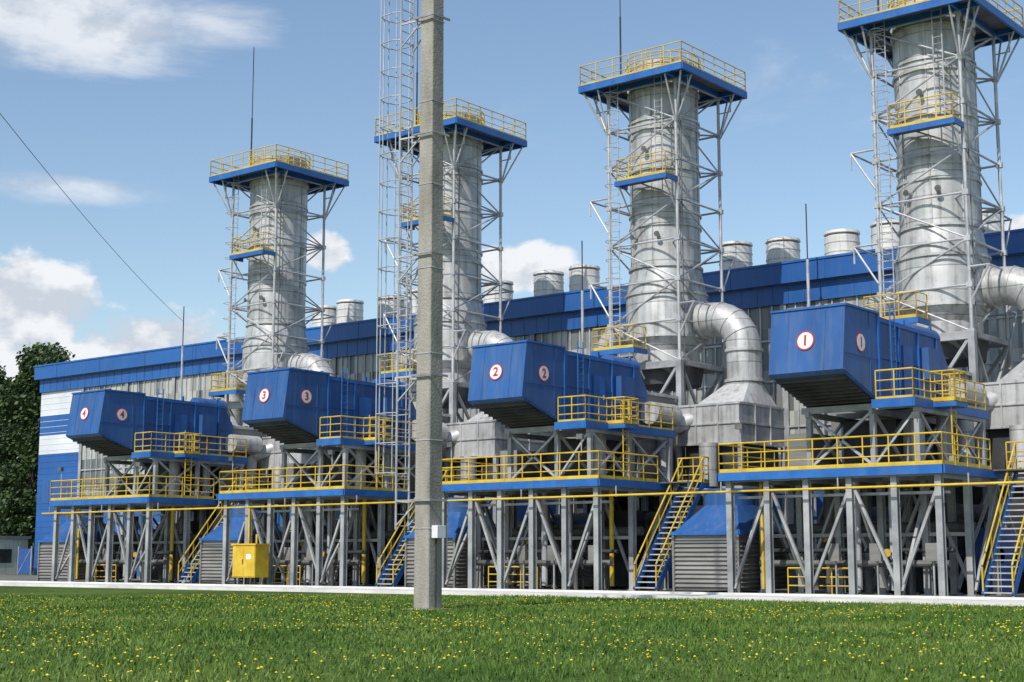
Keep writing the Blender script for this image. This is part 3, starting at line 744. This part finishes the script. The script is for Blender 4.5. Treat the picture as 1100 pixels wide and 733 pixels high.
for i in range(60):
    a=R(70+i*2.6); rad=random.uniform(300,340)
    o=inst(td,'tree',(rad*math.cos(a),rad*math.sin(a),0)); o.parent=tl; s_=random.uniform(.7,.95); o.scale=(s_*1.5,s_*1.5,s_); o.rotation_euler=(0,0,random.uniform(0,6))

# ============================================================ light and sky
el=R(46); sdir=Vector((.10,-.99,0)).normalized()
sv=Vector((sdir.x*math.cos(el),sdir.y*math.cos(el),math.sin(el)))
sun=bpy.data.lights.new('sun','SUN'); sun.energy=4.0; sun.angle=R(.5); sun.color=(1,.955,.89)
so=bpy.data.objects.new('sun',sun); scene.collection.objects.link(so); so.rotation_euler=sv.to_track_quat('Z','Y').to_euler(); so.location=(0,0,60)
wd=bpy.data.worlds.new('World'); scene.world=wd; wd.use_nodes=True; nt=wd.node_tree; N=nt.nodes; L=nt.links
for n_ in list(N): N.remove(n_)
out=N.new('ShaderNodeOutputWorld'); bg=N.new('ShaderNodeBackground'); L.new(bg.outputs[0],out.inputs[0])
sky=N.new('ShaderNodeTexSky'); sky.sky_type='NISHITA'; sky.sun_disc=False; sky.sun_elevation=el; sky.sun_rotation=math.atan2(sdir.x,sdir.y); sky.air_density=1.2; sky.dust_density=.5; sky.ozone_density=2.2
bg.inputs['Strength'].default_value=.14
tc=N.new('ShaderNodeTexCoord')
def M_(op,a,b_=None,c_=None):
    n=N.new('ShaderNodeMath'); n.operation=op
    for i,v in enumerate((a,b_,c_)):
        if v is None: continue
        if isinstance(v,(int,float)): n.inputs[i].default_value=v
        else: L.new(v,n.inputs[i])
    return n.outputs[0]
def VM(op,a,b_):
    n=N.new('ShaderNodeVectorMath'); n.operation=op; L.new(a,n.inputs[0])
    if isinstance(b_,tuple): n.inputs[1].default_value=b_
    else: L.new(b_,n.inputs[1])
    return n
dirv=tc.outputs['Generated']
def fbm(scale,vec,det=8,rough=.6,dist=0.):
    n=N.new('ShaderNodeTexNoise'); n.inputs['Scale'].default_value=scale; n.inputs['Detail'].default_value=det; n.inputs['Roughness'].default_value=rough; n.inputs['Distortion'].default_value=dist; L.new(vec,n.inputs['Vector']); return n.outputs['Fac']
sq=VM('MULTIPLY',dirv,(1,1,1.5)).outputs[0]
sq2=VM('MULTIPLY',dirv,(1,1,4.5)).outputs[0]
f1=fbm(13,sq,8,.6); f2=fbm(4,sq2,8,.62,.4)
# same field sampled a little towards the sun side : gives lit tops / grey bases
f1b=fbm(13,VM('ADD',sq,(0,0,.022)).outputs[0],8,.6)
def blob(X,Y,Z,rx,rz):
    v=Vector((X,Y,Z)).normalized()
    s=VM('SUBTRACT',dirv,tuple(v)).outputs[0]
    s=VM('MULTIPLY',s,(1/rx,1/rx,1/rz)).outputs[0]
    n=N.new('ShaderNodeVectorMath'); n.operation='LENGTH'; L.new(s,n.inputs[0])
    mr=N.new('ShaderNodeMapRange'); mr.interpolation_type='SMOOTHSTEP'; mr.inputs['From Min'].default_value=1; mr.inputs['From Max'].default_value=0; L.new(n.outputs['Value'],mr.inputs['Value'])
    return mr.outputs[0]
def wdir(px_,py_):
    a=(px_-550)/1600; bb=(366.5-py_)/1600; dn=.9895-bb*.1444; x=a/dn; z=(.1444+bb*.9895)/dn
    return (.7771*x-.6293,.6293*x+.7771,z)
cum=None
for (p,q,rx,rz) in((10,345,.12,.085),(150,375,.11,.06),(-130,340,.18,.09),(350,272,.04,.035),(560,285,.08,.04),(1110,250,.07,.03),(60,395,.22,.05)):
    m=blob(*wdir(p,q),rx,rz); cum=m if cum is None else M_('MAXIMUM',cum,m)
d1=M_('ADD',M_('MULTIPLY',f1,1.7),M_('MULTIPLY_ADD',cum,1.05,-1.40)); 
mr=N.new('ShaderNodeMapRange'); mr.interpolation_type='SMOOTHSTEP'; mr.inputs['From Min'].default_value=0; mr.inputs['From Max'].default_value=.22; L.new(d1,mr.inputs['Value']); c1=mr.outputs[0]
wis=None
for (p,q,rx,rz,am) in((50,20,.20,.065,1.1),(70,205,.14,.024,1.0),(230,20,.1,.04,.8),(880,90,.3,.09,.5),(560,130,.2,.06,.45),(620,40,.16,.05,.4)):
    m=M_('MULTIPLY',blob(*wdir(p,q),rx,rz),am); wis=m if wis is None else M_('MAXIMUM',wis,m)
d2=M_('ADD',M_('MULTIPLY',f2,1.4),M_('MULTIPLY_ADD',wis,.7,-1.00))
mr=N.new('ShaderNodeMapRange'); mr.interpolation_type='SMOOTHSTEP'; mr.inputs['From Min'].default_value=0; mr.inputs['From Max'].default_value=.5; mr.inputs['To Max'].default_value=.85; L.new(d2,mr.inputs['Value']); c2=mr.outputs[0]
cc=M_('MAXIMUM',c1,c2)
lit=M_('MULTIPLY_ADD',M_('SUBTRACT',f1,f1b),4.5,.62)
shade=N.new('ShaderNodeValToRGB'); shade.color_ramp.elements[0].position=.15; shade.color_ramp.elements[1].position=.8
shade.color_ramp.elements[0].color=(4.3,4.7,5.3,1); shade.color_ramp.elements[1].color=(6.4,6.55,6.8,1); L.new(lit,shade.inputs['Fac'])
mx=N.new('ShaderNodeMix'); mx.data_type='RGBA'; L.new(cc,mx.inputs[0]); L.new(sky.outputs[0],mx.inputs[6]); L.new(shade.outputs[0],mx.inputs[7])
L.new(mx.outputs[2],bg.inputs['Color'])

# ============================================================ camera
cam=bpy.data.cameras.new('camera'); co_=bpy.data.objects.new('camera',cam); scene.collection.objects.link(co_)
co_.location=(0,0,1.4); co_.rotation_euler=(R(90+8.3),0,R(39)); cam.lens=1600/1100*36; cam.sensor_width=36; cam.clip_end=4000; cam.clip_start=.1
scene.camera=co_
